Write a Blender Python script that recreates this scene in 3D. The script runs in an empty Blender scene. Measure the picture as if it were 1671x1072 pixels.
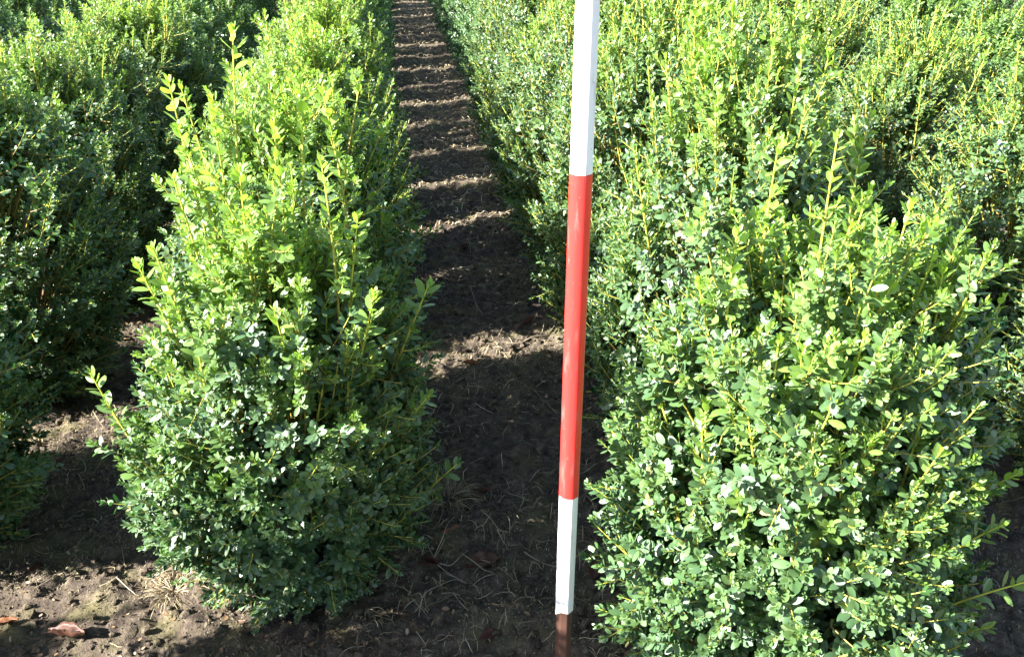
import bpy, math
import numpy as np
from mathutils import Vector

R = math.radians
scene = bpy.context.scene

# ------------------------------------------------------------------ camera, sky, sun, exposure
CAM_H = 1.25
PITCH, YAW = 26.3, 7.35
cam_d = bpy.data.cameras.new("camera")
cam = bpy.data.objects.new("camera", cam_d)
scene.collection.objects.link(cam)
cam.location = (0, 0, CAM_H)
cam.rotation_euler = (R(90 - PITCH), 0, R(-YAW))
cam_d.sensor_width = 36.0
cam_d.lens = 1508 / 1671 * 36
cam_d.clip_start = 0.02
cam_d.clip_end = 500
scene.camera = cam

SUN_EL = 33.0
SUN_DIR = Vector((0.963, 0.27, 0)).normalized()          # the way the light travels, seen from above
world = bpy.data.worlds.new("World")
scene.world = world
world.use_nodes = True
wn, wl = world.node_tree.nodes, world.node_tree.links
wn.clear()
sky = wn.new("ShaderNodeTexSky")
sky.sky_type = 'NISHITA'
sky.sun_disc = False
sky.sun_elevation = R(SUN_EL)
sky.sun_rotation = math.atan2(-SUN_DIR.x, -SUN_DIR.y)
bg = wn.new("ShaderNodeBackground")
bg.inputs['Strength'].default_value = 0.062
wo = wn.new("ShaderNodeOutputWorld")
wl.new(sky.outputs[0], bg.inputs[0])
wl.new(bg.outputs[0], wo.inputs[0])

sun_d = bpy.data.lights.new("sun", 'SUN')
sun_d.energy = 5.0
sun_d.angle = R(0.5)
sun_d.color = (1.0, 0.97, 0.93)
sun = bpy.data.objects.new("sun", sun_d)
scene.collection.objects.link(sun)
ldir = Vector((SUN_DIR.x * math.cos(R(SUN_EL)), SUN_DIR.y * math.cos(R(SUN_EL)), -math.sin(R(SUN_EL))))
sun.rotation_euler = ldir.to_track_quat('-Z', 'Y').to_euler()
sun.location = (-6, -2, 5)

scene.view_settings.view_transform = 'Standard'
scene.view_settings.look = 'None'
scene.view_settings.exposure = 2.72
scene.view_settings.gamma = 1.0
scene.cycles.max_bounces = 6
scene.cycles.transmission_bounces = 4
scene.cycles.transparent_max_bounces = 4

# ------------------------------------------------------------------ helpers
COL = scene.collection
rng = np.random.default_rng(7)


def link(o, parent=None):
    COL.objects.link(o)
    if parent is not None:
        o.parent = parent
    return o


def tag(o, label=None, cat=None, group=None, kind=None):
    if label: o['label'] = label
    if cat: o['category'] = cat
    if group: o['group'] = group
    if kind: o['kind'] = kind
    return o


def empty(name, loc, rz=0.0):
    o = bpy.data.objects.new(name, None)
    o.empty_display_size = 0.1
    o.location = loc
    o.rotation_euler = (0, 0, rz)
    return link(o)


def mesh_from(name, V, faces_idx, faces_n, mats, attr=None, mat_idx=None, smooth=True):
    """V (n,3); faces_idx flat loop vertex ids; faces_n loop counts per face."""
    me = bpy.data.meshes.new(name)
    V = np.asarray(V, np.float32); faces_idx = np.asarray(faces_idx, np.int32); faces_n = np.asarray(faces_n, np.int32)
    me.vertices.add(len(V)); me.vertices.foreach_set('co', V.ravel())
    me.loops.add(len(faces_idx)); me.loops.foreach_set('vertex_index', faces_idx)
    me.polygons.add(len(faces_n))
    starts = np.zeros(len(faces_n), np.int32); starts[1:] = np.cumsum(faces_n)[:-1]
    me.polygons.foreach_set('loop_start', starts)
    me.polygons.foreach_set('use_smooth', np.full(len(faces_n), smooth, bool))
    if mat_idx is not None:
        me.polygons.foreach_set('material_index', np.asarray(mat_idx, np.int32))
    for m in mats: me.materials.append(m)
    if attr is not None:
        a = me.attributes.new('leaf', 'FLOAT_COLOR', 'POINT')
        a.data.foreach_set('color', np.asarray(attr, np.float32).ravel())
    me.update(calc_edges=True)
    return me


def nrm(a):
    return a / (np.linalg.norm(a, axis=-1, keepdims=True) + 1e-9)


# value noise on the plane
_perm = np.random.default_rng(3).random((256, 256))


def vnoise(x, y):
    xi = np.floor(x).astype(int); yi = np.floor(y).astype(int)
    fx = x - xi; fy = y - yi
    fx = fx * fx * (3 - 2 * fx); fy = fy * fy * (3 - 2 * fy)
    a = _perm[xi & 255, yi & 255]; b = _perm[(xi + 1) & 255, yi & 255]
    c = _perm[xi & 255, (yi + 1) & 255]; d = _perm[(xi + 1) & 255, (yi + 1) & 255]
    return (a * (1 - fx) + b * fx) * (1 - fy) + (c * (1 - fx) + d * fx) * fy - 0.5


def ground_h(x, y):
    x = np.asarray(x, float); y = np.asarray(y, float)
    h = 0.030 * vnoise(x * 2.3 + 11, y * 2.3 + 5) + 0.026 * vnoise(x * 7 + 3, y * 7 + 41)
    h = h + 0.020 * vnoise(x * 19, y * 19 + 9) + 0.016 * vnoise(x * 43 + 7, y * 43)
    h = h + 0.009 * vnoise(x * 85 + 7, y * 95 + 30)
    far = np.clip((np.hypot(x, y) - 8) / 8, 0, 1)
    return h * (1 - far)


# ------------------------------------------------------------------ materials
def new_mat(name):
    m = bpy.data.materials.new(name)
    m.use_nodes = True
    nt = m.node_tree
    nt.nodes.clear()
    out = nt.nodes.new("ShaderNodeOutputMaterial")
    return m, nt, nt.nodes, nt.links, out


def ramp(nodes, stops):
    r = nodes.new("ShaderNodeValToRGB")
    e = r.color_ramp.elements
    while len(e) > 1: e.remove(e[-1])
    e[0].position, e[0].color = stops[0][0], (*stops[0][1], 1)
    for p, c in stops[1:]:
        k = e.new(p); k.color = (*c, 1)
    return r


def mixc(nodes, links, fac, a, b):
    m = nodes.new("ShaderNodeMix"); m.data_type = 'RGBA'
    for sock, v in ((m.inputs[0], fac), (m.inputs[6], a), (m.inputs[7], b)):
        if isinstance(v, (int, float)): sock.default_value = v
        elif isinstance(v, tuple): sock.default_value = (*v, 1)
        else: links.new(v, sock)
    return m.outputs[2]


def math_n(nodes, links, op, a, b=None):
    m = nodes.new("ShaderNodeMath"); m.operation = op
    for i, v in enumerate((a, b)):
        if v is None: continue
        if isinstance(v, (int, float)): m.inputs[i].default_value = v
        else: links.new(v, m.inputs[i])
    return m.outputs[0]


def leaf_material(name, dark, mid, young, trans_fac=0.30):
    m, nt, N, L, out = new_mat(name)
    at = N.new("ShaderNodeAttribute"); at.attribute_name = 'leaf'
    sep = N.new("ShaderNodeSeparateColor"); L.new(at.outputs['Color'], sep.inputs[0])
    u, v, age, rnd = sep.outputs[0], sep.outputs[1], sep.outputs[2], at.outputs['Alpha']
    oi = N.new("ShaderNodeObjectInfo")                 # plants differ a little from one another
    t_ = math_n(N, L, 'ADD', math_n(N, L, 'MULTIPLY', rnd, 0.8), math_n(N, L, 'MULTIPLY', oi.outputs['Random'], 0.3))
    base = mixc(N, L, t_, dark, mid)
    brz = ramp(N, [(0.988, (0, 0, 0)), (0.994, (1, 1, 1))]); L.new(rnd, brz.inputs[0])
    base = mixc(N, L, math_n(N, L, 'MULTIPLY', brz.outputs[0], 0.8), base, (0.27, 0.14, 0.035))    # a few bronzed leaves
    base = mixc(N, L, age, base, young)
    # pale margin and pale midrib of a box leaf
    av = math_n(N, L, 'ABSOLUTE', math_n(N, L, 'SUBTRACT', v, 0.5))
    edge = ramp(N, [(0.40, (0, 0, 0)), (0.50, (1, 1, 1))]); L.new(av, edge.inputs[0])
    rib = ramp(N, [(0.0, (1, 1, 1)), (0.055, (0, 0, 0))]); L.new(av, rib.inputs[0])
    pale = mixc(N, L, 0.45, base, (0.24, 0.36, 0.14))
    c1 = mixc(N, L, math_n(N, L, 'MULTIPLY', edge.outputs[0], 0.55), base, pale)
    c1 = mixc(N, L, math_n(N, L, 'MULTIPLY', rib.outputs[0], 0.45), c1, pale)
    geo = N.new("ShaderNodeNewGeometry")
    under = mixc(N, L, 0.45, base, (0.10, 0.18, 0.06))
    col = mixc(N, L, geo.outputs['Backfacing'], c1, under)
    p = N.new("ShaderNodeBsdfPrincipled")
    L.new(col, p.inputs['Base Color'])
    rr = math_n(N, L, 'ADD', math_n(N, L, 'MULTIPLY', rnd, 0.20), 0.10)
    rr = math_n(N, L, 'ADD', rr, math_n(N, L, 'MULTIPLY', geo.outputs['Backfacing'], 0.3))
    L.new(rr, p.inputs['Roughness'])
    p.inputs['Specular IOR Level'].default_value = 0.85
    t = N.new("ShaderNodeBsdfTranslucent")
    tc = mixc(N, L, age, (0.06, 0.26, 0.04), (0.50, 0.76, 0.07))
    L.new(tc, t.inputs['Color'])
    mx = N.new("ShaderNodeMixShader")
    fac = math_n(N, L, 'ADD', math_n(N, L, 'MULTIPLY', age, 0.36), trans_fac)
    L.new(fac, mx.inputs[0])
    L.new(p.outputs[0], mx.inputs[1]); L.new(t.outputs[0], mx.inputs[2])
    L.new(mx.outputs[0], out.inputs[0])
    return m


M_LEAF = leaf_material("box_leaf", (0.003, 0.026, 0.018), (0.007, 0.051, 0.019), (0.30, 0.46, 0.042), 0.10)

m, nt, N, L, out = new_mat("box_twig")
at = N.new("ShaderNodeAttribute"); at.attribute_name = 'leaf'
sep = N.new("ShaderNodeSeparateColor"); L.new(at.outputs['Color'], sep.inputs[0])
rp = ramp(N, [(0.0, (0.10, 0.062, 0.033)), (0.35, (0.17, 0.105, 0.035)), (0.62, (0.36, 0.31, 0.05)), (1.0, (0.40, 0.44, 0.05))])
L.new(sep.outputs[2], rp.inputs[0])
p = N.new("ShaderNodeBsdfPrincipled"); L.new(rp.outputs[0], p.inputs['Base Color']); p.inputs['Roughness'].default_value = 0.55
L.new(p.outputs[0], out.inputs[0])
M_TWIG = m


def soil_material():
    m, nt, N, L, out = new_mat("dark_soil")
    tc = N.new("ShaderNodeTexCoord")
    def noise(scale, detail=8, rough=0.6):
        n = N.new("ShaderNodeTexNoise"); n.inputs['Scale'].default_value = scale
        n.inputs['Detail'].default_value = detail; n.inputs['Roughness'].default_value = rough
        L.new(tc.outputs['Object'], n.inputs['Vector']); return n
    n1, n2, n3, n4 = noise(2.2), noise(38), noise(160, 5, 0.7), noise(9)
    c1 = ramp(N, [(0.30, (0.034, 0.026, 0.020)), (0.5, (0.080, 0.061, 0.044)), (0.68, (0.155, 0.122, 0.085))]); L.new(n2.outputs['Fac'], c1.inputs[0])
    moss = ramp(N, [(0.50, (0, 0, 0)), (0.66, (1, 1, 1))]); L.new(n4.outputs['Fac'], moss.inputs[0])
    c2 = mixc(N, L, math_n(N, L, 'MULTIPLY', moss.outputs[0], 0.75), c1.outputs[0], (0.125, 0.112, 0.050))
    crumb = ramp(N, [(0.57, (0, 0, 0)), (0.70, (1, 1, 1))]); L.new(n3.outputs['Fac'], crumb.inputs[0])
    c3 = mixc(N, L, math_n(N, L, 'MULTIPLY', crumb.outputs[0], 0.55), c2, (0.25, 0.20, 0.155))
    p = N.new("ShaderNodeBsdfPrincipled"); L.new(c3, p.inputs['Base Color'])
    p.inputs['Roughness'].default_value = 0.95; p.inputs['Specular IOR Level'].default_value = 0.2
    b1 = N.new("ShaderNodeBump"); b1.inputs['Strength'].default_value = 0.9; b1.inputs['Distance'].default_value = 0.012
    L.new(n2.outputs['Fac'], b1.inputs['Height'])
    b2 = N.new("ShaderNodeBump"); b2.inputs['Strength'].default_value = 0.9; b2.inputs['Distance'].default_value = 0.005
    L.new(n3.outputs['Fac'], b2.inputs['Height']); L.new(b1.outputs[0], b2.inputs['Normal'])
    L.new(b2.outputs[0], p.inputs['Normal'])
    L.new(p.outputs[0], out.inputs[0])
    return m


M_SOIL = soil_material()


def simple_mat(name, stops, scale=30, rough=0.8, spec=0.3, attr=True, bump=0.0, trans=None):
    """attr: colour chosen by the random number of each strand; otherwise by noise."""
    m, nt, N, L, out = new_mat(name)
    rp = ramp(N, stops)
    tc = N.new("ShaderNodeTexCoord")
    n = N.new("ShaderNodeTexNoise"); n.inputs['Scale'].default_value = scale; n.inputs['Detail'].default_value = 6
    L.new(tc.outputs['Object'], n.inputs['Vector'])
    if attr:
        at = N.new("ShaderNodeAttribute"); at.attribute_name = 'leaf'
        L.new(at.outputs['Alpha'], rp.inputs[0])
    else:
        L.new(n.outputs['Fac'], rp.inputs[0])
    p = N.new("ShaderNodeBsdfPrincipled"); L.new(rp.outputs[0], p.inputs['Base Color'])
    p.inputs['Roughness'].default_value = rough; p.inputs['Specular IOR Level'].default_value = spec
    if bump:
        b = N.new("ShaderNodeBump"); b.inputs['Strength'].default_value = bump; b.inputs['Distance'].default_value = 0.002
        L.new(n.outputs['Fac'], b.inputs['Height']); L.new(b.outputs[0], p.inputs['Normal'])
    L.new(p.outputs[0], out.inputs[0])
    return m


M_STRAW = simple_mat("straw", [(0.0, (0.11, 0.078, 0.045)), (0.5, (0.32, 0.25, 0.14)), (1.0, (0.58, 0.50, 0.33))])
M_MOSS = simple_mat("dry_moss", [(0.0, (0.06, 0.048, 0.035)), (0.45, (0.15, 0.12, 0.075)), (0.8, (0.24, 0.20, 0.115)), (1.0, (0.34, 0.32, 0.15))])
M_STALK = simple_mat("pale_stalk", [(0.3, (0.21, 0.165, 0.105)), (0.7, (0.38, 0.32, 0.22))], 25, 0.6, attr=False)
M_DEAD = simple_mat("dead_leaf", [(0.3, (0.050, 0.022, 0.015)), (0.55, (0.085, 0.038, 0.024)), (0.75, (0.13, 0.068, 0.04))], 45, 0.55, attr=False, bump=0.5)
M_ORANGE = simple_mat("orange_dead_leaf", [(0.3, (0.13, 0.05, 0.022)), (0.6, (0.26, 0.105, 0.045))], 45, 0.6, attr=False, bump=0.5)
M_LITTER = simple_mat("fallen_box_leaf", [(0.0, (0.07, 0.045, 0.03)), (0.5, (0.20, 0.12, 0.06)), (0.85, (0.26, 0.18, 0.10)), (1.0, (0.30, 0.26, 0.19))], rough=0.6)


def paint_mat(name, col, dirt, amount, rough):
    m, nt, N, L, out = new_mat(name)
    tc = N.new("ShaderNodeTexCoord")
    mp = N.new("ShaderNodeMapping"); mp.inputs['Scale'].default_value = (40, 40, 7); L.new(tc.outputs['Object'], mp.inputs[0])
    n = N.new("ShaderNodeTexNoise"); n.inputs['Scale'].default_value = 3; n.inputs['Detail'].default_value = 9; n.inputs['Roughness'].default_value = 0.65
    L.new(mp.outputs[0], n.inputs['Vector'])
    v = N.new("ShaderNodeTexNoise"); v.inputs['Scale'].default_value = 150; v.inputs['Detail'].default_value = 2; L.new(tc.outputs['Object'], v.inputs['Vector'])
    r1 = ramp(N, [(0.55, (0, 0, 0)), (0.78, (1, 1, 1))]); L.new(n.outputs['Fac'], r1.inputs[0])
    r2 = ramp(N, [(0.70, (0, 0, 0)), (0.76, (1, 1, 1))]); L.new(v.outputs['Fac'], r2.inputs[0])
    f = math_n(N, L, 'MAXIMUM', math_n(N, L, 'MULTIPLY', r1.outputs[0], amount), math_n(N, L, 'MULTIPLY', r2.outputs[0], amount * 1.4))
    c = mixc(N, L, f, col, dirt)
    p = N.new("ShaderNodeBsdfPrincipled"); L.new(c, p.inputs['Base Color'])
    rr = N.new("ShaderNodeMapRange"); L.new(n.outputs['Fac'], rr.inputs[0]); rr.inputs[3].default_value = rough - 0.08; rr.inputs[4].default_value = rough + 0.14
    L.new(rr.outputs[0], p.inputs['Roughness'])
    b = N.new("ShaderNodeBump"); b.inputs['Strength'].default_value = 0.15; b.inputs['Distance'].default_value = 0.001; L.new(n.outputs['Fac'], b.inputs['Height']); L.new(b.outputs[0], p.inputs['Normal'])
    L.new(p.outputs[0], out.inputs[0])
    return m


M_WHITE = paint_mat("white_paint", (0.80, 0.80, 0.80), (0.40, 0.36, 0.31), 0.75, 0.34)
M_RED = paint_mat("red_paint", (0.72, 0.036, 0.030), (0.50, 0.26, 0.22), 0.35, 0.30)
M_BROWN = paint_mat("brown_wood", (0.105, 0.052, 0.036), (0.05, 0.04, 0.035), 0.8, 0.45)

# ------------------------------------------------------------------ ground (one sheet out to the horizon)
def graded(lo, hi, fine, a, b):
    xs = list(np.arange(lo, hi, fine)) + [hi]
    s, x, up = fine, hi, []
    while x < b: s *= 1.12; x += s; up.append(x)
    s, x, dn = fine, lo, []
    while x > a: s *= 1.12; x -= s; dn.append(x)
    return np.array(dn[::-1] + xs + up)


gx = graded(-1.5, 1.7, 0.009, -150, 150)
gy = graded(0.9, 3.6, 0.009, -40, 260)
GX, GY = np.meshgrid(gx, gy)
gv = np.stack([GX, GY, ground_h(GX, GY)], -1).reshape(-1, 3)
nx, ny = len(gx), len(gy)
idx = np.arange(nx * ny).reshape(ny, nx)
q = np.stack([idx[:-1, :-1], idx[:-1, 1:], idx[1:, 1:], idx[1:, :-1]], -1).reshape(-1)
me = mesh_from("ground", gv, q, np.full((nx - 1) * (ny - 1), 4), [M_SOIL])
link(tag(bpy.data.objects.new("ground", me), kind='structure'))

# ------------------------------------------------------------------ box bushes
# leaf template: u along, v across (0..1); fourteen points, ten faces
LT_U = np.array([0, .16, .40, .66, .88, 1.0, .13, .37, .66, .89, .13, .37, .66, .89])
LT_V = np.array([0, 0, 0, 0, 0, 0, -.52, -.96, -.94, -.57, .52, .96, .94, .57])
LT_F = [0, 1, 6, 1, 2, 7, 6, 2, 3, 8, 7, 3, 4, 9, 8, 4, 5, 9, 0, 10, 1, 1, 10, 11, 2, 2, 11, 12, 3, 3, 12, 13, 4, 4, 13, 5]
LT_N = [3, 4, 4, 4, 3, 3, 4, 4, 4, 3]
# small template for bushes further off
LS_U = np.array([0, .5, 1.0, .25, .75, .25, .75]); LS_V = np.array([0, 0, 0, -.85, -.88, .85, .88])
LS_F = [0, 1, 4, 3, 1, 2, 4, 0, 5, 6, 1, 1, 6, 2]; LS_N = [4, 3, 4, 3]


class LeafSet:
    def __init__(self): self.rows = []
    def add(self, pos, d, n, size, age, rnd, ratio, curl, cup):
        self.rows.append(np.concatenate([pos, d, n, size[:, None], age[:, None], rnd[:, None], ratio[:, None], curl[:, None], cup[:, None]], 1))
    def arrays(self, simple=False):
        U, Vv, F, Nn = (LS_U, LS_V, LS_F, LS_N) if simple else (LT_U, LT_V, LT_F, LT_N)
        A = np.concatenate(self.rows, 0)
        P, D, Nz = A[:, :3], nrm(A[:, 3:6]), A[:, 6:9]
        Nz = nrm(Nz - D * (Nz * D).sum(1, keepdims=True))
        W = np.cross(Nz, D)
        s, age, rnd, ratio, curl, cup = (A[:, k][:, None] for k in range(9, 15))
        off = 0.03 + 0.97 * U[None]
        a = s * off
        b = s * ratio * 0.5 * Vv[None]
        c = s * (-curl * U[None] ** 2 + cup * (np.abs(Vv[None]) * 0.5 * ratio))
        V = P[:, None] + a[..., None] * D[:, None] + b[..., None] * W[:, None] + c[..., None] * Nz[:, None]
        n, k = len(A), len(U)
        at = np.empty((n, k, 4), np.float32)
        at[..., 0] = U[None]; at[..., 1] = 0.5 + 0.5 * Vv[None] * np.where(np.abs(Vv[None]) > 0, 1.0, 0) 
        # the margin runs round the outline: outline points read as v = 0 or 1
        at[..., 1] = np.where(Vv[None] > 0, 1.0, np.where(Vv[None] < 0, 0.0, 0.5))
        at[..., 2] = age; at[..., 3] = rnd
        F = (np.array(F)[None] + (np.arange(n) * k)[:, None]).ravel()
        return V.reshape(-1, 3), F, np.tile(Nn, n), at.reshape(-1, 4)


class TubeSet:
    def __init__(self, sides=5): self.V, self.F, self.A, self.n, self.s = [], [], [], 0, sides
    def add(self, pts, r0, r1, a0, a1):
        s = self.s; k = len(pts)
        t = np.gradient(pts, axis=0); t = nrm(t)
        ref = np.array([0.31, 0.87, 0.17]); e1 = nrm(np.cross(t, ref)); e2 = np.cross(t, e1)
        ang = np.arange(s) / s * 2 * math.pi
        rr = np.linspace(r0, r1, k)[:, None, None]
        ring = pts[:, None] + rr * (np.cos(ang)[None, :, None] * e1[:, None] + np.sin(ang)[None, :, None] * e2[:, None])
        self.V.append(ring.reshape(-1, 3))
        a = np.zeros((k, s, 4), np.float32); a[..., 2] = np.linspace(a0, a1, k)[:, None]; a[..., 3] = a0
        self.A.append(a.reshape(-1, 4))
        i = np.arange(k - 1)[:, None] * s + np.arange(s)[None]; j = np.arange(k - 1)[:, None] * s + (np.arange(s)[None] + 1) % s
        self.F.append((np.stack([i, j, j + s, i + s], -1) + self.n).reshape(-1))
        self.n += k * s
    def arrays(self):
        V = np.concatenate(self.V); F = np.concatenate(self.F)
        return V, F, np.full(len(F) // 4, 4), np.concatenate(self.A)


def bez(p0, p1, p2, n):
    t = np.linspace(0, 1, n)[:, None]
    return (1 - t) ** 2 * p0 + 2 * t * (1 - t) * p1 + t * t * p2


def resample(pts, d):
    seg = np.linalg.norm(np.diff(pts, axis=0), axis=1); s = np.concatenate([[0], np.cumsum(seg)])
    return np.stack([np.interp(d, s, pts[:, k]) for k in range(3)], 1), s[-1]


def leaves_on(rg, LS, pts, start, spacing, size, vigour, tone, young_len=0.05, angle=58):
    """opposite pairs, each pair turned a quarter against the last, smaller and steeper towards the tip"""
    L_ = np.linalg.norm(np.diff(pts, axis=0), axis=1).sum()
    d = []
    x = L_
    step = spacing * 0.30
    while x > start:
        d.append(x); x -= step; step = min(spacing * rg.uniform(.85, 1.2), step * 1.35)
    d = np.array(d)
    if len(d) == 0: return
    P, _ = resample(pts, d)
    P2, _ = resample(pts, np.maximum(d - 0.006, 0))
    T = nrm(P - P2)
    T[np.linalg.norm(P - P2, axis=1) < 1e-6] = nrm(pts[-1] - pts[-2])
    ref = nrm(rg.normal(size=3)); e1 = nrm(np.cross(T, ref)); e2 = np.cross(T, e1)
    k = np.arange(len(d))
    base = rg.uniform(0, 6.28)
    frm = L_ - d                                    # distance from the tip
    grow = np.clip(0.42 + frm / (0.030 + 0.012), 0, 1.0)
    for side in (0, 1):
        az = base + k * (math.pi / 2) + side * math.pi + rg.normal(0, .25, len(d))
        rad = np.cos(az)[:, None] * e1 + np.sin(az)[:, None] * e2
        th = np.radians(np.clip(angle * (0.35 + frm / 0.05), 14, angle) + rg.normal(0, 11, len(d)))[:, None]
        D = np.cos(th) * T + np.sin(th) * rad
        Nn = np.sin(th) * T - np.cos(th) * rad + rg.normal(0, .32, (len(d), 3)) + np.array([0, 0, 0.25])
        sz = size * grow * rg.uniform(.82, 1.15, len(d))
        age = np.clip(vigour * np.exp(-frm / young_len) + tone + rg.normal(0, .05, len(d)), 0, 1)
        LS.add(P + rad * 0.0012, D, Nn, sz, age, rg.uniform(0, 1, len(d)), rg.uniform(.41, .55, len(d)), rg.uniform(-.02, .24, len(d)), rg.uniform(-.34, .34, len(d)))


def profile(t, w, foot=0.32, top=0.30):
    """half-width of a bush against relative height: narrow foot, belly at half height, pulled in at the top"""
    t = np.clip(t, 0, 1)
    lo = foot + (1 - foot) * np.sin(np.clip(t / 0.42, 0, 1) * math.pi / 2) ** 0.9
    hi = 1 - (1 - top) * np.clip((t - 0.50) / 0.5, 0, 1) ** 1.9
    return w * np.minimum(lo, hi)


def build_bush(seed, height=0.82, width=0.27, leaders=None, n_shoot=190, simple=False, lat=6, size=0.0185, squash=1.0, side_shoots=(), tone_top=0.16, extra=0, lsize=1.0, top=0.30):
    """returns dict of meshes: foliage, stem, leading shoots"""
    rg = np.random.default_rng(seed)
    LS, TS = LeafSet(), TubeSet(4 if simple else 5)
    root = np.array([0, 0, -0.03])
    ph = rg.uniform(0, 6.28, 4)

    def env(a, h):
        return profile(h / height, width, top=top) * (1 + .10 * math.sin(2 * a + ph[0]) + .07 * math.sin(3 * a + ph[1] + 5 * h) + .05 * math.sin(5 * a + ph[2] - 9 * h))

    # main stems
    for k in range(9):
        a = rg.uniform(0, 6.28); h = height * rg.uniform(.55, .85); r = env(a, h) * .55
        p2 = np.array([math.cos(a) * r, math.sin(a) * r, h])
        p1 = np.array([math.cos(a) * r * .7, math.sin(a) * r * .7, h * .4])
        TS.add(bez(root + rg.normal(0, .012, 3), p1, p2, 7), .006, .0025, 0.0, 0.25)
    for k in range(n_shoot):
        h = height * (1 - rg.random() ** 1.15 * 0.985)
        a = rg.uniform(0, 6.28)
        t = h / height
        inner = t > 0.72 and rg.random() < .6
        r = env(a, h) * (rg.uniform(.2, 1) if inner else rg.uniform(.84, 1.04))
        tip = np.array([math.cos(a) * r, math.sin(a) * r * squash, max(h, .03) + rg.uniform(-.01, .03)])
        if t > .7:
            tip[2] += min(rg.exponential(.038), .15)
        up = np.clip(0.35 + 1.25 * t, .3, 1.9)
        out = np.array([math.cos(a), math.sin(a), 0]) * np.clip(1.05 - .75 * t, .18, 1.0)
        d = nrm(out + np.array([0, 0, up]) + rg.normal(0, .20, 3))
        Ls = rg.uniform(.14, .26) * (0.75 + .5 * t)
        if tip[2] < 0.16: d = nrm(d * [1, 1, .55])
        p1 = tip - d * Ls * .5
        d0 = nrm(p1 - np.array([0, 0, max(-.05, p1[2] - .30)]))
        p0 = p1 - d0 * Ls * .5
        p0[2] = max(p0[2], .01); p1[2] = max(p1[2], .015)
        pts = bez(p0, p1, tip, 9)
        vig = rg.uniform(.15, .85) * (0.18 + .95 * t ** 1.6)
        tone = tone_top * max(0, t - .5) * 1.5
        TS.add(pts, .0022, .0009, .30 + .2 * t, .85)
        leaves_on(rg, LS, pts, Ls * .30, (.0125 if not simple else .017), size * rg.uniform(.85, 1.12) * (1.0 if not simple else 1.25), vig, tone)
        for j in range(lat):
            f = rg.uniform(.25, .9)
            c, _ = resample(pts, np.array([f * Ls])); c = c[0]
            ld = nrm(d * 1.25 + rg.normal(0, .6, 3) + np.array([math.cos(a), math.sin(a), 0]) * .35)
            ll = rg.uniform(.035, .095) * (1.15 - .5 * f)
            e = c + ld * ll + d * ll * .25
            e[2] = max(e[2], .012)
            lp = bez(c, c + ld * ll * .55, e, 5)
            if not simple: TS.add(lp, .0012, .0007, .45, .9)
            leaves_on(rg, LS, lp, .004, .0095 if not simple else .014, size * rg.uniform(.72, 1.02) * (1.0 if not simple else 1.3), vig * .8, tone, .03)
    # short leafy twigs inside the crown
    for k in range(int(n_shoot * (2.0 if not simple else .8))):
        h = height * rg.uniform(.04, .85); a = rg.uniform(0, 6.28); r = env(a, h) * rg.uniform(.35, .85)
        c = np.array([math.cos(a) * r, math.sin(a) * r * squash, h])
        ld = nrm(np.array([math.cos(a), math.sin(a), rg.uniform(.2, 1.6)]) + rg.normal(0, .4, 3)); ll = rg.uniform(.06, .11)
        e = c + ld * ll
        lp = bez(c, c + ld * ll * .5 - np.array([0, 0, .008]), e, 5)
        if not simple: TS.add(lp, .0013, .0007, .3, .8)
        leaves_on(rg, LS, lp, .004, .012 if not simple else .017, size * rg.uniform(.8, 1.1) * (1 if not simple else 1.3), .1, 0, .03, 66)
    res = {}
    V, F, Nn, A = LS.arrays(simple)
    res['foliage'] = mesh_from("foliage", V, F, Nn, [M_LEAF], A)
    V, F, Nn, A = TS.arrays()
    res['stem'] = mesh_from("stem", V, F, Nn, [M_TWIG], A)
    res['leading_shoot'] = []
    if leaders is None:
        leaders = []
        for k in range(15):
            a = rg.uniform(0, 6.28); r = width * rg.uniform(.1, .75)
            leaders.append((math.cos(a) * r, math.sin(a) * r, height * rg.uniform(.97, 1.0) + rg.uniform(0, .15) - .28 * r, rg.uniform(.14, .24), min(1.0, .35 + 1.2 * tone_top)))
    leaders = list(leaders)
    for k in range(extra):                              # long upright shoots all over the crown
        a = rg.uniform(0, 6.28); t = rg.uniform(.42, 1.0)
        r = env(a, height * t) * rg.uniform(.55, 1.0)
        leaders.append((math.cos(a) * r, math.sin(a) * r * squash, height * t + rg.uniform(.02, .07), rg.uniform(.16, .30), .25 + .7 * t * t))
    for (x, y, z, ln, vg) in leaders:
        lw, lt = LeafSet(), TubeSet(6)
        tip = np.array([x, y, z])
        rr = math.hypot(x, y)
        lean = np.array([x, y, 0]) * (0.9 if z > height * .75 else 2.2 if z > .5 else 3.2)
        d = nrm(np.array([0, 0, 1.0]) + lean + rg.normal(0, .11, 3))
        p1 = tip - d * ln * .55
        d0 = nrm(d * .8 + nrm(p1 - np.array([0, 0, p1[2] - .55])) * .6)
        p0 = p1 - d0 * ln * .5
        pts = bez(p0, p1, tip, 11)
        lt.add(pts, .0026, .0011, .42, 1.0)
        leaves_on(rg, lw, pts, ln * .12, .0165, size * lsize * rg.uniform(.95, 1.18), 0.85 * vg, .10 + .32 * max(0, z / height - .55) * vg, .10, 52)
        for j in range(int(ln / .035)):
            f = rg.uniform(.2, .85)
            c, _ = resample(pts, np.array([f * ln])); c = c[0]
            ld = nrm(d * 1.0 + rg.normal(0, .7, 3)); ll = rg.uniform(.03, .07) * (1.2 - f)
            lp = bez(c, c + ld * ll * .5, c + ld * ll * .9 + d * ll * .3, 5)
            lt.add(lp, .0012, .0007, .7, 1.0)
            leaves_on(rg, lw, lp, .004, .010, size * rg.uniform(.7, 1.0), .6 * vg, .12 * vg, .05, 55)
        V1, F1, N1, A1 = lw.arrays(); V2, F2, N2, A2 = lt.arrays()
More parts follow.
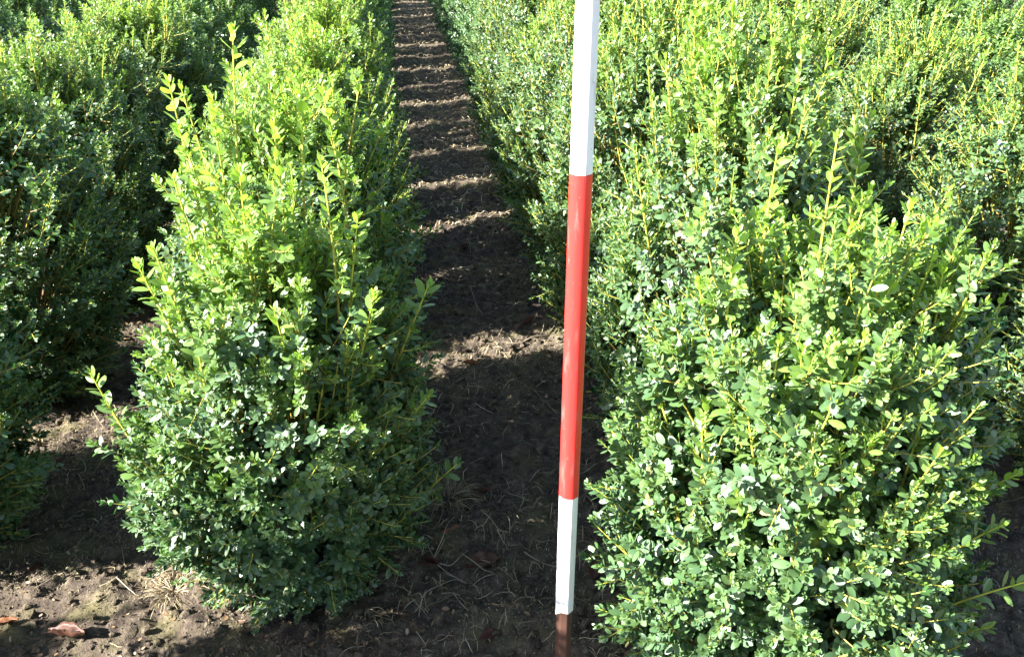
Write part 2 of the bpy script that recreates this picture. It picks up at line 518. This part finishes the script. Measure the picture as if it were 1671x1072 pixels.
        res['leading_shoot'].append(mesh_from("leading_shoot", np.concatenate([V1, V2]), np.concatenate([F1, F2 + len(V1)]), np.concatenate([N1, N2]),
                                              [M_LEAF, M_TWIG], np.concatenate([A1, A2]), np.concatenate([np.zeros(len(N1)), np.ones(len(N2))])))
    return res


def place_bush(meshes, loc, rz, label, group, sc=(1, 1, 1), shoots=True):
    e = empty("box_bush", (loc[0], loc[1], float(ground_h(loc[0], loc[1]))), rz)
    e.scale = sc
    tag(e, label, "bush", group)
    link(bpy.data.objects.new("stem", meshes['stem']), e)
    link(bpy.data.objects.new("foliage", meshes['foliage']), e)
    if shoots:
        for mm in meshes['leading_shoot']:
            link(bpy.data.objects.new("leading_shoot", mm), e)
    return e


XA, XB, XL, XL3, XR, XR3 = -0.235, 0.645, -1.01, -1.92, 1.52, 2.40
FRONT_L = (XA + .02, 1.48)
FRONT_R = (.605, 1.13)
left_leaders = [
    (-.12, .0, .97, .36, 1.0), (-.115, -.01, .90, .26, 1.0), (-.02, .03, 1.04, .36, 1.0), (.07, .06, .95, .30, 1.0), (-.07, -.08, .86, .30, 1.0), (-.02, -.08, .85, .28, 1.0),
    (.10, -.05, .85, .26, .9), (.15, -.06, .76, .26, .9), (.17, -.14, .66, .26, .8), (-.20, -.06, .70, .26, .8), (-.16, -.10, .74, .26, .9),
    (-.30, -.08, .52, .24, .6), (-.27, -.12, .36, .20, .5), (.26, -.02, .62, .22, .6), (.25, -.12, .46, .2, .5), (.02, -.18, .66, .25, .7),
    (-.10, -.18, .62, .25, .7), (.10, .10, .93, .28, 1.0), (.30, -.05, .27, .18, .3), (-.25, -.10, .22, .16, .3), (-.08, .10, .92, .30, 1.0),
    (.03, -.02, .90, .28, 1.0), (-.13, -.03, .83, .26, 1.0),
]
second_leaders = [
    (-.02, .03, 1.04, .36, 1.0), (-.11, .0, .94, .28, 1.0), (-.08, .02, .93, .26, 1.0), (-.05, -.02, .91, .26, 1.0), (.03, .03, .94, .28, 1.0),
    (.08, .02, .97, .28, .9), (-.17, -.04, .84, .26, .8), (.13, -.04, .84, .26, .8), (-.22, -.06, .70, .24, .6), (.18, .05, .86, .26, .8), (-.1, -.12, .78, .26, .7), (.04, -.12, .80, .26, .7),
]
right_leaders = [
    (.08, -.02, .87, .28, 1.0), (.0, -.02, .84, .28, 1.0), (-.03, .0, .96, .34, 1.0), (-.10, .02, .95, .32, 1.0), (.12, -.02, .84, .26, 1.0),
    (.25, -.02, .72, .26, .8), (.26, -.13, .49, .26, .7), (.26, -.20, .35, .24, .6), (-.16, -.02, .84, .28, 1.0), (.18, -.03, .79, .26, .9),
    (.28, .02, .66, .24, .7), (.22, -.21, .28, .22, .5), (.05, -.24, .62, .34, .8), (.13, -.22, .55, .30, .8), (-.20, .0, .76, .26, .8),
    (-.22, -.12, .62, .26, .7), (-.08, -.20, .68, .26, .8), (.20, -.20, .46, .26, .6), (-.26, .02, .64, .24, .6), (.04, .02, .88, .3, 1.0),
]
bush_l = build_bush(101, .68, .248, left_leaders, 440, size=.0205, extra=26, lsize=1.22, tone_top=.55)
bush_r = build_bush(102, .78, .275, right_leaders, 460, size=.0220, extra=54, top=.5, lsize=1.05, tone_top=.25)
mid_bush = build_bush(103, .72, .255, None, 370, size=.0185, tone_top=.55, squash=.92, extra=10)
second_bush = build_bush(104, .78, .275, second_leaders, 380, size=.0190, tone_top=.25, extra=14, lsize=1.2)
protos = [build_bush(200 + k, .77, .275, None, 360, size=.0170, tone_top=(.50, .45, .20, .15)[k], squash=.80) for k in range(4)]
fars = [build_bush(300 + k, .77, .275, None, 270, simple=True, size=.0165, tone_top=(.60, .50, .24, .18)[k], squash=.80) for k in range(4)]

ORD = "first second third fourth fifth sixth seventh eighth ninth tenth eleventh twelfth thirteenth fourteenth fifteenth sixteenth seventeenth eighteenth nineteenth twentieth".split()
place_bush(bush_l, FRONT_L, 0, "front box bush with bright yellow-green top, left of the red and white pole", "box bushes in nursery rows")
place_bush(bush_r, FRONT_R, 0, "large fully sunlit box bush filling the lower right corner beside the pole", "box bushes in nursery rows")


def row(x, ys, names, near, hscale=1.0):
    for i, y in enumerate(ys):
        rz = rng.choice([0, math.pi]) + rng.normal(0, .12)
        s = rng.uniform(.93, 1.07)
        xx, yy = x + rng.normal(0, .015), y + rng.normal(0, .022)
        full = math.hypot(xx, yy) < near
        src = (protos if full else fars)[int(rng.integers(2)) + (0 if x == XA else 1 if x == XL else 2)]
        if (x == XA and i == 0) or (x == XL and i in (0, 2)): src = mid_bush
        if x == XB and i == 0: src, rz, s, yy, xx = second_bush, 0.0, 1.0, y, x
        place_bush(src, (xx, yy), rz, names(i), "box bushes in nursery rows", (s * (1.12 if x == XL else 1), s, hscale * (1.27 if (x == XL and i == 0) else 1.24 if (x == XL and i == 1) else 1.0 if (x == XB and i == 0) else rng.uniform(.93, 1.08))), full)


row(XA, [1.94] + [2.55 + .53 * i for i in range(16)], lambda i: "%s box bush behind the front bush, in the row left of the bare path" % ORD[i], 4.6, 1.04)
row(XB, [1.64] + [2.21 + .53 * i for i in range(17)], lambda i: "%s box bush behind the big front bush, in the row right of the path" % ORD[i], 4.6, 1.14)
row(XL, [.66, .89, 1.70] + [2.29 + .53 * i for i in range(10)], lambda i: "shaded box bush, %s from near end of the row at the left edge" % ORD[i], 4.4, 1.0)
row(XR, [1.45, 1.95] + [2.58 + .55 * i for i in range(8)], lambda i: "box bush, %s from near end of the row at the right edge" % ORD[i], 4.4, 1.0)
row(XL3, [1.0 + .53 * i for i in range(12)], lambda i: "box bush, %s from near end of the outermost row at far left" % ORD[i], 1.0, 1.0)
row(XR3, [3.0 + .53 * i for i in range(8)], lambda i: "box bush, %s from near end of the outermost row at far right" % ORD[i], 1.0, 1.0)
row(3.28, [5.0 + .55 * i for i in range(7)], lambda i: "far box bush, %s of the short row at the top right corner" % ORD[i], 1.0, 1.0)

# ------------------------------------------------------------------ ranging pole
def cam_ray(px, py):
    """design aid: where a line of sight of the photograph meets the ground plane"""
    x = (px - 835.5) / 1508; y = -(py - 536) / 1508
    cp, sp, cy, sy = math.cos(R(PITCH)), math.sin(R(PITCH)), math.cos(R(YAW)), math.sin(R(YAW))
    f = np.array([sy * cp, cy * cp, -sp]); r = np.array([cy, -sy, 0]); u = np.array([sy * sp, cy * sp, cp])
    return f + x * r + y * u


def on_ground(px, py):
    d = cam_ray(px, py)
    t = CAM_H / -d[2]
    return d[0] * t, d[1] * t


def prism(z0, z1, r, sides=8, jag=None, rot=0.0, bev=0.18, rings=2):
    """eight-sided shaft with softened arrises; jag lowers or raises points of the lower edge"""
    ang = []
    for k in range(sides):
        a = (k + .5) / sides * 2 * math.pi + rot; w = math.pi / sides * bev
        ang += [a - w, a, a + w]
    ang = np.array(ang); n = len(ang)
    rr = r * np.where(np.arange(n) % 3 == 1, 1.0, 0.992)
    V = []
    zs = np.linspace(z0, z1, rings)
    for i, z in enumerate(zs):
        zz = np.full(n, z)
        if jag is not None and i == 0: zz = zz + jag(ang)
        V.append(np.stack([rr * np.cos(ang), rr * np.sin(ang), zz], 1))
    V = np.concatenate(V)
    F, Nn = [], []
    for i in range(rings - 1):
        for k in range(n):
            j = (k + 1) % n
            F += [i * n + k, i * n + j, (i + 1) * n + j, (i + 1) * n + k]; Nn.append(4)
    m0 = len(V)                                          # the end caps keep vertices of their own, so the sides shade straight
    V = np.concatenate([V, V[:n], V[(rings - 1) * n:rings * n]])
    F += list(range(m0, m0 + n))[::-1]; Nn.append(n)
    F += list(range(m0 + n, m0 + 2 * n)); Nn.append(n)
    return V, F, Nn


def smooth_sides(me):
    me.polygons.foreach_set('use_smooth', np.array([len(p.vertices) == 4 for p in me.polygons]))


dd = cam_ray(935, 536)
hz = math.hypot(dd[0], dd[1])
D_POLE = 1.1465
PX, PY = dd[0] / hz * D_POLE, dd[1] / hz * D_POLE
Z_RED_T, Z_RED_B, Z_WHITE_B = CAM_H - .342, CAM_H - .842, CAM_H - 1.072
pole = empty("ranging_pole", (PX, PY, float(ground_h(PX, PY))))
pole.rotation_euler = (R(.3), R(.25), R(-12))
tag(pole, "red and white banded ranging pole with bare brown foot standing in the soil", "ranging pole")
zoff = pole.location.z
RP = 0.0152
jagf = lambda a: 0.006 * np.sin(a * 1.0 + 2.2) + 0.004 * np.sin(a * 3 + 1)
for nm, z0, z1, mat, jag in (("white_band", Z_WHITE_B, Z_RED_B, M_WHITE, jagf), ("red_band", Z_RED_B, Z_RED_T, M_RED, None),
                             ("white_band", Z_RED_T, Z_RED_T + .5, M_WHITE, None), ("red_band", Z_RED_T + .5, Z_RED_T + 1.0, M_RED, None)):
    V, F, Nn = prism(z0 - zoff, z1 - zoff - .0006, RP, jag=jag, bev=.5 if mat is M_RED else .18)
    me = mesh_from(nm, V, F, Nn, [mat]); smooth_sides(me)
    link(bpy.data.objects.new(nm, me), pole)
V, F, Nn = prism(-.12 - zoff, Z_WHITE_B - zoff + .02, RP - .0016)
me = mesh_from("bare_foot", V, F, Nn, [M_BROWN]); smooth_sides(me)
link(bpy.data.objects.new("bare_foot", me), pole)

# ------------------------------------------------------------------ litter on the soil
def strands(name, n, xr, yr, ln, wd, lift, mat, dens=None, curve=.5, seed=1, kind='stuff', cat=None, label=None):
    rg = np.random.default_rng(seed)
    x = rg.uniform(*xr, n * 4); y = rg.uniform(*yr, n * 4)
    if dens is not None:
        keep = rg.random(n * 4) < dens(x, y); x, y = x[keep][:n], y[keep][:n]
    else:
        x, y = x[:n], y[:n]
    n = len(x)
    a = rg.uniform(0, 6.28, n); L_ = rg.uniform(*ln, n); k = 6
    t = np.linspace(-.5, .5, k)[None]
    bend = rg.normal(0, curve, n)[:, None]
    ang = a[:, None] + bend * t * 2
    cx = np.cumsum(np.cos(ang), 1) / k * L_[:, None]; cy_ = np.cumsum(np.sin(ang), 1) / k * L_[:, None]
    X = x[:, None] + cx; Y = y[:, None] + cy_
    arch = rg.uniform(*lift, n)[:, None]
    tilt = rg.normal(0, .25, n)[:, None]
    Z = ground_h(X, Y) + .0012 + arch * (1 - (2 * t) ** 2) + np.maximum(0, tilt * t) * L_[:, None]
    C = np.stack([X, Y, Z], -1)
    w = rg.uniform(*wd, n)[:, None] * np.array([.6, 1, 1, 1, .9, .4])[None]
    side = np.stack([-np.sin(ang), np.cos(ang), np.zeros_like(ang)], -1) * w[..., None]
    V = np.stack([C - side * .5, C + np.array([0, 0, 1.0]) * w[..., None] * .35, C + side * .5], 2)   # a low ridge, not a flat strip
    at = np.zeros((n, k, 3, 4), np.float32); at[..., 3] = rg.random(n)[:, None, None]
    i = (np.arange(n)[:, None, None] * k + np.arange(k - 1)[None, :, None]) * 3 + np.arange(2)[None, None]
    F = np.stack([i, i + 1, i + 4, i + 3], -1).ravel()
    me = mesh_from(name, V.reshape(-1, 3), F, np.full(len(F) // 4, 4), [mat], at.reshape(-1, 4))
    o = link(bpy.data.objects.new(name, me))
    tag(o, label, cat, kind=kind)
    return o


patch = lambda x, y: np.clip(.12 + 1.9 * (vnoise(x * 3.1 + 50, y * 3.1) + .12) + .7 * vnoise(x * 9, y * 9 + 70), .03, 1)
patch2 = lambda x, y: np.clip(.10 + 1.6 * (vnoise(x * 2.4 + 90, y * 2.4 + 20) + .1), .03, 1)
strands("dry_moss", 70000, (-1.5, 1.7), (.9, 3.6), (.003, .013), (.0006, .0019), (.0005, .005), M_MOSS, patch, .7, 11, cat="moss", label="short curly dry moss covering the dark soil between the rows")
strands("straw_litter", 5200, (-1.5, 1.7), (.9, 5.5), (.02, .085), (.0007, .0017), (.001, .008), M_STRAW, patch2, .7, 12, cat="straw", label="thin dry straw and grass stems scattered over the dark soil")
strands("coarse_litter", 9000, (-.6, 1.0), (3.4, 10.5), (.02, .06), (.002, .005), (.002, .015), M_STRAW, None, .8, 13, cat="litter", label="pale dry plant litter on the far part of the bare soil path")


def leaf_litter(n, seed):
    rg = np.random.default_rng(seed)
    LSx = LeafSet()
    x = rg.uniform(-1.4, 1.6, n * 3); y = rg.uniform(.95, 3.4, n * 3)
    near_row = np.min(np.abs(x[:, None] - np.array([XA, XB, XL, XR])[None]), 1)
    keep = rg.random(n * 3) < np.exp(-(near_row / .28) ** 2) + .10
    x, y = x[keep][:n], y[keep][:n]; n = len(x)
    P = np.stack([x, y, ground_h(x, y) + rg.uniform(.002, .007, n)], 1)
    a = rg.uniform(0, 6.28, n)
    D = np.stack([np.cos(a), np.sin(a), rg.normal(0, .2, n)], 1); Nn = np.stack([rg.normal(0, .35, n), rg.normal(0, .35, n), np.ones(n)], 1)
    LSx.add(P, D, Nn, rg.uniform(.006, .017, n), np.zeros(n), rg.random(n), rg.uniform(.35, .55, n), rg.uniform(-.3, .3, n), rg.uniform(-.1, .6, n))
    V, F, Nf, A = LSx.arrays()
    o = link(bpy.data.objects.new("leaf_litter", mesh_from("leaf_litter", V, F, Nf, [M_LITTER], A)))
    tag(o, "small brown fallen box leaves lying on the soil under the bushes", "leaf litter", kind='stuff')


leaf_litter(5200, 21)


def crumbs(n, seed):
    """soil crumbs: small uneven lumps of the same dark soil"""
    rg = np.random.default_rng(seed)
    P = np.array([[1, 0, 0], [-1, 0, 0], [0, 1, 0], [0, -1, 0], [0, 0, 1], [0, 0, -1]], float)
    F8 = np.array([[0, 2, 4], [2, 1, 4], [1, 3, 4], [3, 0, 4], [2, 0, 5], [1, 2, 5], [3, 1, 5], [0, 3, 5]])
    mids, key, F = [], {}, []
    pts = [p for p in P]
    def mid(a, b):
        k = (min(a, b), max(a, b))
        if k not in key: key[k] = len(pts); v = pts[a] + pts[b]; pts.append(v / np.linalg.norm(v))
        return key[k]
    for a, b, c in F8:
        ab, bc, ca = mid(a, b), mid(b, c), mid(c, a)
        F += [[a, ab, ca], [ab, b, bc], [ca, bc, c], [ab, bc, ca]]
    B = np.array(pts); F = np.array(F); k = len(B)
    x = rg.uniform(-1.5, 1.7, n); y = .95 + 2.9 * rg.random(n) ** 1.3
    r = .0012 + .0085 * rg.random(n) ** 8 + .0016 * rg.random(n)
    V = B[None] * r[:, None, None] * (1 + rg.uniform(-.35, .35, (n, k, 1))) * np.array([1, 1, .8])[None, None]
    a = rg.uniform(0, 6.28, n); ca, sa = np.cos(a)[:, None], np.sin(a)[:, None]
    V = np.stack([V[..., 0] * ca - V[..., 1] * sa, V[..., 0] * sa + V[..., 1] * ca, V[..., 2]], -1)
    V = V + np.stack([x, y, ground_h(x, y) + r * .3], -1)[:, None]
    Fi = (F[None] + (np.arange(n) * k)[:, None, None]).ravel()
    o = link(bpy.data.objects.new("crumbled_soil", mesh_from("crumbled_soil", V.reshape(-1, 3), Fi, np.full(len(Fi) // 3, 3), [M_SOIL], smooth=False)))
    tag(o, "loose dark crumbs of soil covering the ground between the rows", "soil", kind='stuff')


crumbs(42000, 41)
strands("fine_straw", 380, (-.12, .42), (1.15, 1.75), (.02, .07), (.0006, .0013), (.002, .014), M_STRAW, None, .4, 14, cat="straw", label="tangled fine pale straw on the shaded soil left of the pole foot")


def grass_tuft(px, py, n, rad, hgt, seed, label, mat=M_STRAW):
    rg = np.random.default_rng(seed)
    x0, y0 = on_ground(px, py)
    T = TubeSet(3)
    z0 = float(ground_h(x0, y0))
    for k in range(n):
        a = rg.uniform(0, 6.28); r = rad * rg.random() ** .7
        b = np.array([r * .5 * math.cos(a), r * .5 * math.sin(a), 0])
        l = rg.uniform(.5, 1) * hgt
        a2 = a + rg.normal(0, .5)
        tip = b + np.array([math.cos(a2), math.sin(a2), 0]) * l * rg.uniform(.6, 1.1) + np.array([0, 0, l * rg.uniform(.04, .4)])
        mid = (b + tip) / 2 + np.array([0, 0, l * .35])
        T.add(bez(b, mid, tip, 6), .0009, .0003, rg.random(), .5)
    V, F, Nn, A = T.arrays()
    o = link(bpy.data.objects.new("dry_grass_tuft", mesh_from("dry_grass_tuft", V, F, Nn, [mat], A)))
    o.location = (x0, y0, z0)
    tag(o, label, "grass tuft", "dry grass tufts on the soil")


grass_tuft(285, 965, 170, .075, .05, 31, "sunlit yellow dry grass tuft on the soil beside the foot of the left front bush")
grass_tuft(300, 935, 90, .05, .045, 32, "smaller sunlit dry grass tuft just behind the larger one by the left front bush")
grass_tuft(728, 806, 190, .07, .085, 33, "shaded flattened dry grass tuft beside the right flank of the left front bush")
grass_tuft(840, 590, 70, .06, .04, 34, "dry grass tuft at the edge of the nearest sunlit stripe on the path")


def dead_leaf(px, py, ln, wd, ang, curl, mat, seed, label, lift=.006):
    """a fallen leaf: broad blade, uneven edge, curled and creased"""
    rg = np.random.default_rng(seed)
    x0, y0 = on_ground(px, py)
    nu, nv = 15, 9
    u = np.linspace(0, 1, nu)[:, None]; v = np.linspace(-1, 1, nv)[None]
    w = np.sin(np.clip(u, .0, 1) * math.pi) ** .7 * (1 - .25 * u) * wd * .5
    w = w * (1 + .06 * np.sin(u * 37 + seed)) + .0006
    X = (u - .5) * ln + 0 * v
    Y = w * v
    Z = curl * wd * (np.abs(v) ** 1.6) * np.sin(u * math.pi) + .18 * ln * curl * (2 * u - 1) ** 2 + .05 * wd * np.sin(u * 19 + v * 3 + seed) + .03 * wd * np.cos(v * 9 + u * 4)
    Y = Y * (1 - .35 * abs(curl) * np.abs(v))
    top = np.stack([X, Y + 0 * X, Z + 0 * X], -1).reshape(-1, 3)
    bot = top - np.array([0, 0, .0007])
    V = np.concatenate([top, bot]); n = nu * nv
    i = (np.arange(nu - 1)[:, None] * nv + np.arange(nv - 1)[None]).ravel()
    Ft = np.stack([i, i + nv, i + nv + 1, i + 1], -1); Fb = Ft[:, ::-1] + n
    b = list(range(nv)) + [r * nv + nv - 1 for r in range(1, nu)] + [(nu - 1) * nv + c for c in range(nv - 2, -1, -1)] + [r * nv for r in range(nu - 2, 0, -1)]
    rim = []
    for k in range(len(b)):
        p, q_ = b[k], b[(k + 1) % len(b)]
        rim.append([p, q_, q_ + n, p + n])
    F = np.concatenate([Ft.ravel(), Fb.ravel(), np.array(rim).ravel()])
    e = empty("dead_leaf", (x0, y0, float(ground_h(x0, y0)) + lift), R(ang))
    e.rotation_euler = (rg.normal(0, .15), rg.normal(0, .15), R(ang))
    tag(e, label, "dead leaf", "large dead leaves on the soil")
    link(bpy.data.objects.new("blade", mesh_from("blade", V, F, np.full(len(F) // 4, 4), [mat])), e)
    T = TubeSet(5)
    T.add(np.array([[-.5 * ln - .25 * ln, .01 * ln, .004], [-.5 * ln - .1 * ln, 0, .003], [-.5 * ln + .02, 0, .18 * ln * curl + .001]]), .0009, .0007, .5, .5)
    V, F, Nn, A = T.arrays()
    link(bpy.data.objects.new("leaf_stalk", mesh_from("leaf_stalk", V, F, Nn, [M_DEAD], A)), e)


dead_leaf(788, 918, .075, .055, 20, .25, M_DEAD, 1, "broad reddish brown dead leaf lying flat on shaded soil left of the pole foot")
dead_leaf(725, 870, .075, .045, 35, -.5, M_ORANGE, 2, "rust coloured curled dead leaf tucked under the right side of the front left bush")
dead_leaf(700, 918, .07, .028, -40, .7, M_DEAD, 3, "narrow rolled brown dead leaf beside the pale branching stalk")
dead_leaf(780, 803, .062, .022, 10, .6, M_DEAD, 4, "rolled brown dead leaf lying by the shaded dry grass tuft")
dead_leaf(115, 1052, .085, .034, -25, .7, M_DEAD, 5, "boat shaped red brown dead leaf in the sunlit lower left corner", .012)
dead_leaf(768, 601, .055, .024, 15, .35, M_ORANGE, 6, "bright orange dead leaf on the edge of the nearest sunlit stripe of path")
dead_leaf(757, 412, .06, .032, 60, .4, M_DEAD, 7, "dull brown dead leaf further up the path between the rows")
dead_leaf(862, 530, .06, .026, 35, .5, M_DEAD, 8, "dark brown dead leaf on the path close behind the pole")
dead_leaf(8, 1020, .05, .022, 20, .4, M_ORANGE, 9, "orange dead leaf cut by the left edge of the picture")
dead_leaf(972, 925, .055, .035, 70, .4, M_DEAD, 10, "dark purplish dead leaf between the pole and the big right bush")
dead_leaf(60, 932, .04, .024, 80, .5, M_DEAD, 11, "small pale brown dead leaf in the shadow band at lower left")
dead_leaf(800, 1040, .05, .026, 25, .5, M_DEAD, 12, "brown dead leaf on shaded soil at the bottom edge left of the pole foot")


def stalk(name, lines, cat, label, r=.0010, mat=M_STALK, group=None):
    """lines: list of [(px, py, height above soil), ...] followed along the ground"""
    T = TubeSet(6)
    x0, y0 = on_ground(*lines[0][0][:2])
    z0 = float(ground_h(x0, y0))
    for ln in lines:
        pts = []
        for (px, py, h) in ln:
            d = cam_ray(px, py); t = (CAM_H - h) / -d[2]
            x, y = d[0] * t, d[1] * t
            pts.append((x - x0, y - y0, float(ground_h(x, y)) + h + r - z0))
        pts = np.array(pts)
        k = len(pts); s = np.linspace(0, k - 1, 6 * k)
        sm = np.stack([np.interp(s, np.arange(k), pts[:, c]) for c in range(3)], 1)
        for _ in range(4): sm[1:-1] = .5 * sm[1:-1] + .25 * (sm[:-2] + sm[2:])
        T.add(sm, r, r * .55, .5, .5)
    V, F, Nn, A = T.arrays()
    o = link(bpy.data.objects.new(name, mesh_from(name, V, F, Nn, [mat], A)))
    o.location = (x0, y0, z0)
    tag(o, label, cat, group)
    return o


stalk("dry_stalk", [[(683, 1000, .002), (690, 970, .004), (720, 945, .012), (742, 938, .012), (760, 940, .004)],
                    [(760, 939, .006), (735, 930, .015), (712, 910, .018), (698, 890, .015), (695, 878, .012)],
                    [(706, 905, .018), (722, 880, .03), (730, 858, .04), (742, 845, .045)],
                    [(706, 905, .018), (718, 893, .02), (726, 883, .022)],
                    [(708, 908, .016), (735, 916, .012), (755, 903, .01), (765, 895, .008)],
                    [(718, 930, .012), (718, 950, .008), (714, 975, .003)]], "dry stalk",
      "pale branching dry weed stalk beside the right foot of the front left bush")
stalk("dry_stalk", [[(754, 901, .012), (775, 915, .022), (790, 925, .018), (803, 932, .006)]], "dry stalk", "white dry stalk lying across the broad reddish brown leaf")
stalk("dry_stalk", [[(735, 446, .006), (748, 443, .018), (765, 443, .018), (771, 448, .004)]], "dry stalk", "thick pale arched stalk in the second sunlit stripe of path", .003)
stalk("dry_stalk", [[(826, 564, .004), (850, 558, .008), (870, 548, .01), (884, 540, .008), (888, 528, .012)], [(872, 548, .008), (895, 541, .004), (905, 532, .003)]], "dry stalk",
      "brown forked twig lying along the nearest sunlit stripe of path", .002)
stalk("dry_stalk", [[(768, 477, .006), (774, 495, .008), (780, 512, .004)], [(776, 500, .006), (788, 516, .003)], [(735, 464, .004), (755, 472, .006), (770, 476, .006), (800, 465, .004)]], "dry stalk",
      "pale forked straw on dark soil below the second sunlit stripe")
stalk("dry_stalk", [[(763, 390, .035), (767, 405, .02), (768, 418, .003)], [(780, 385, .03), (781, 402, .003)], [(735, 392, .006), (758, 395, .02), (780, 390, .028)]], "dry stalk",
      "upright broken straws on the path below the third sunlit stripe")
stalk("dry_stalk", [[(688, 425, .05), (690, 452, .002)]], "dry stalk", "single upright white straw against the left row's shaded foot")
stalk("dry_stalk", [[(741, 970, .004), (752, 985, .008), (764, 1002, .003)], [(720, 968, .005), (735, 966, .006), (768, 972, .003)]], "dry stalk", "two crossing straws on the shaded soil in front of the front left bush")
stalk("dry_stalk", [[(811, 866, .01), (820, 877, .01), (831, 888, .003)], [(785, 838, .01), (802, 855, .012), (815, 868, .01), (832, 871, .003)]], "dry stalk", "bent straw on shaded soil between the front left bush and the pole")
stalk("dry_stalk", [[(855, 893, .006), (870, 899, .008), (888, 908, .006), (908, 916, .003)]], "dry stalk", "thin straight straw pointing at the pole's lower white band")
stalk("dry_stalk", [[(190, 942, .012), (205, 955, .014), (222, 973, .003)], [(162, 958, .004), (178, 948, .012), (192, 940, .014)]], "dry stalk", "crossed sunlit straws on the soil at lower left")
stalk("dry_stalk", [[(58, 965, .003), (80, 950, .008), (105, 924, .003)]], "dry stalk", "long straw running out of the shadow at lower left")
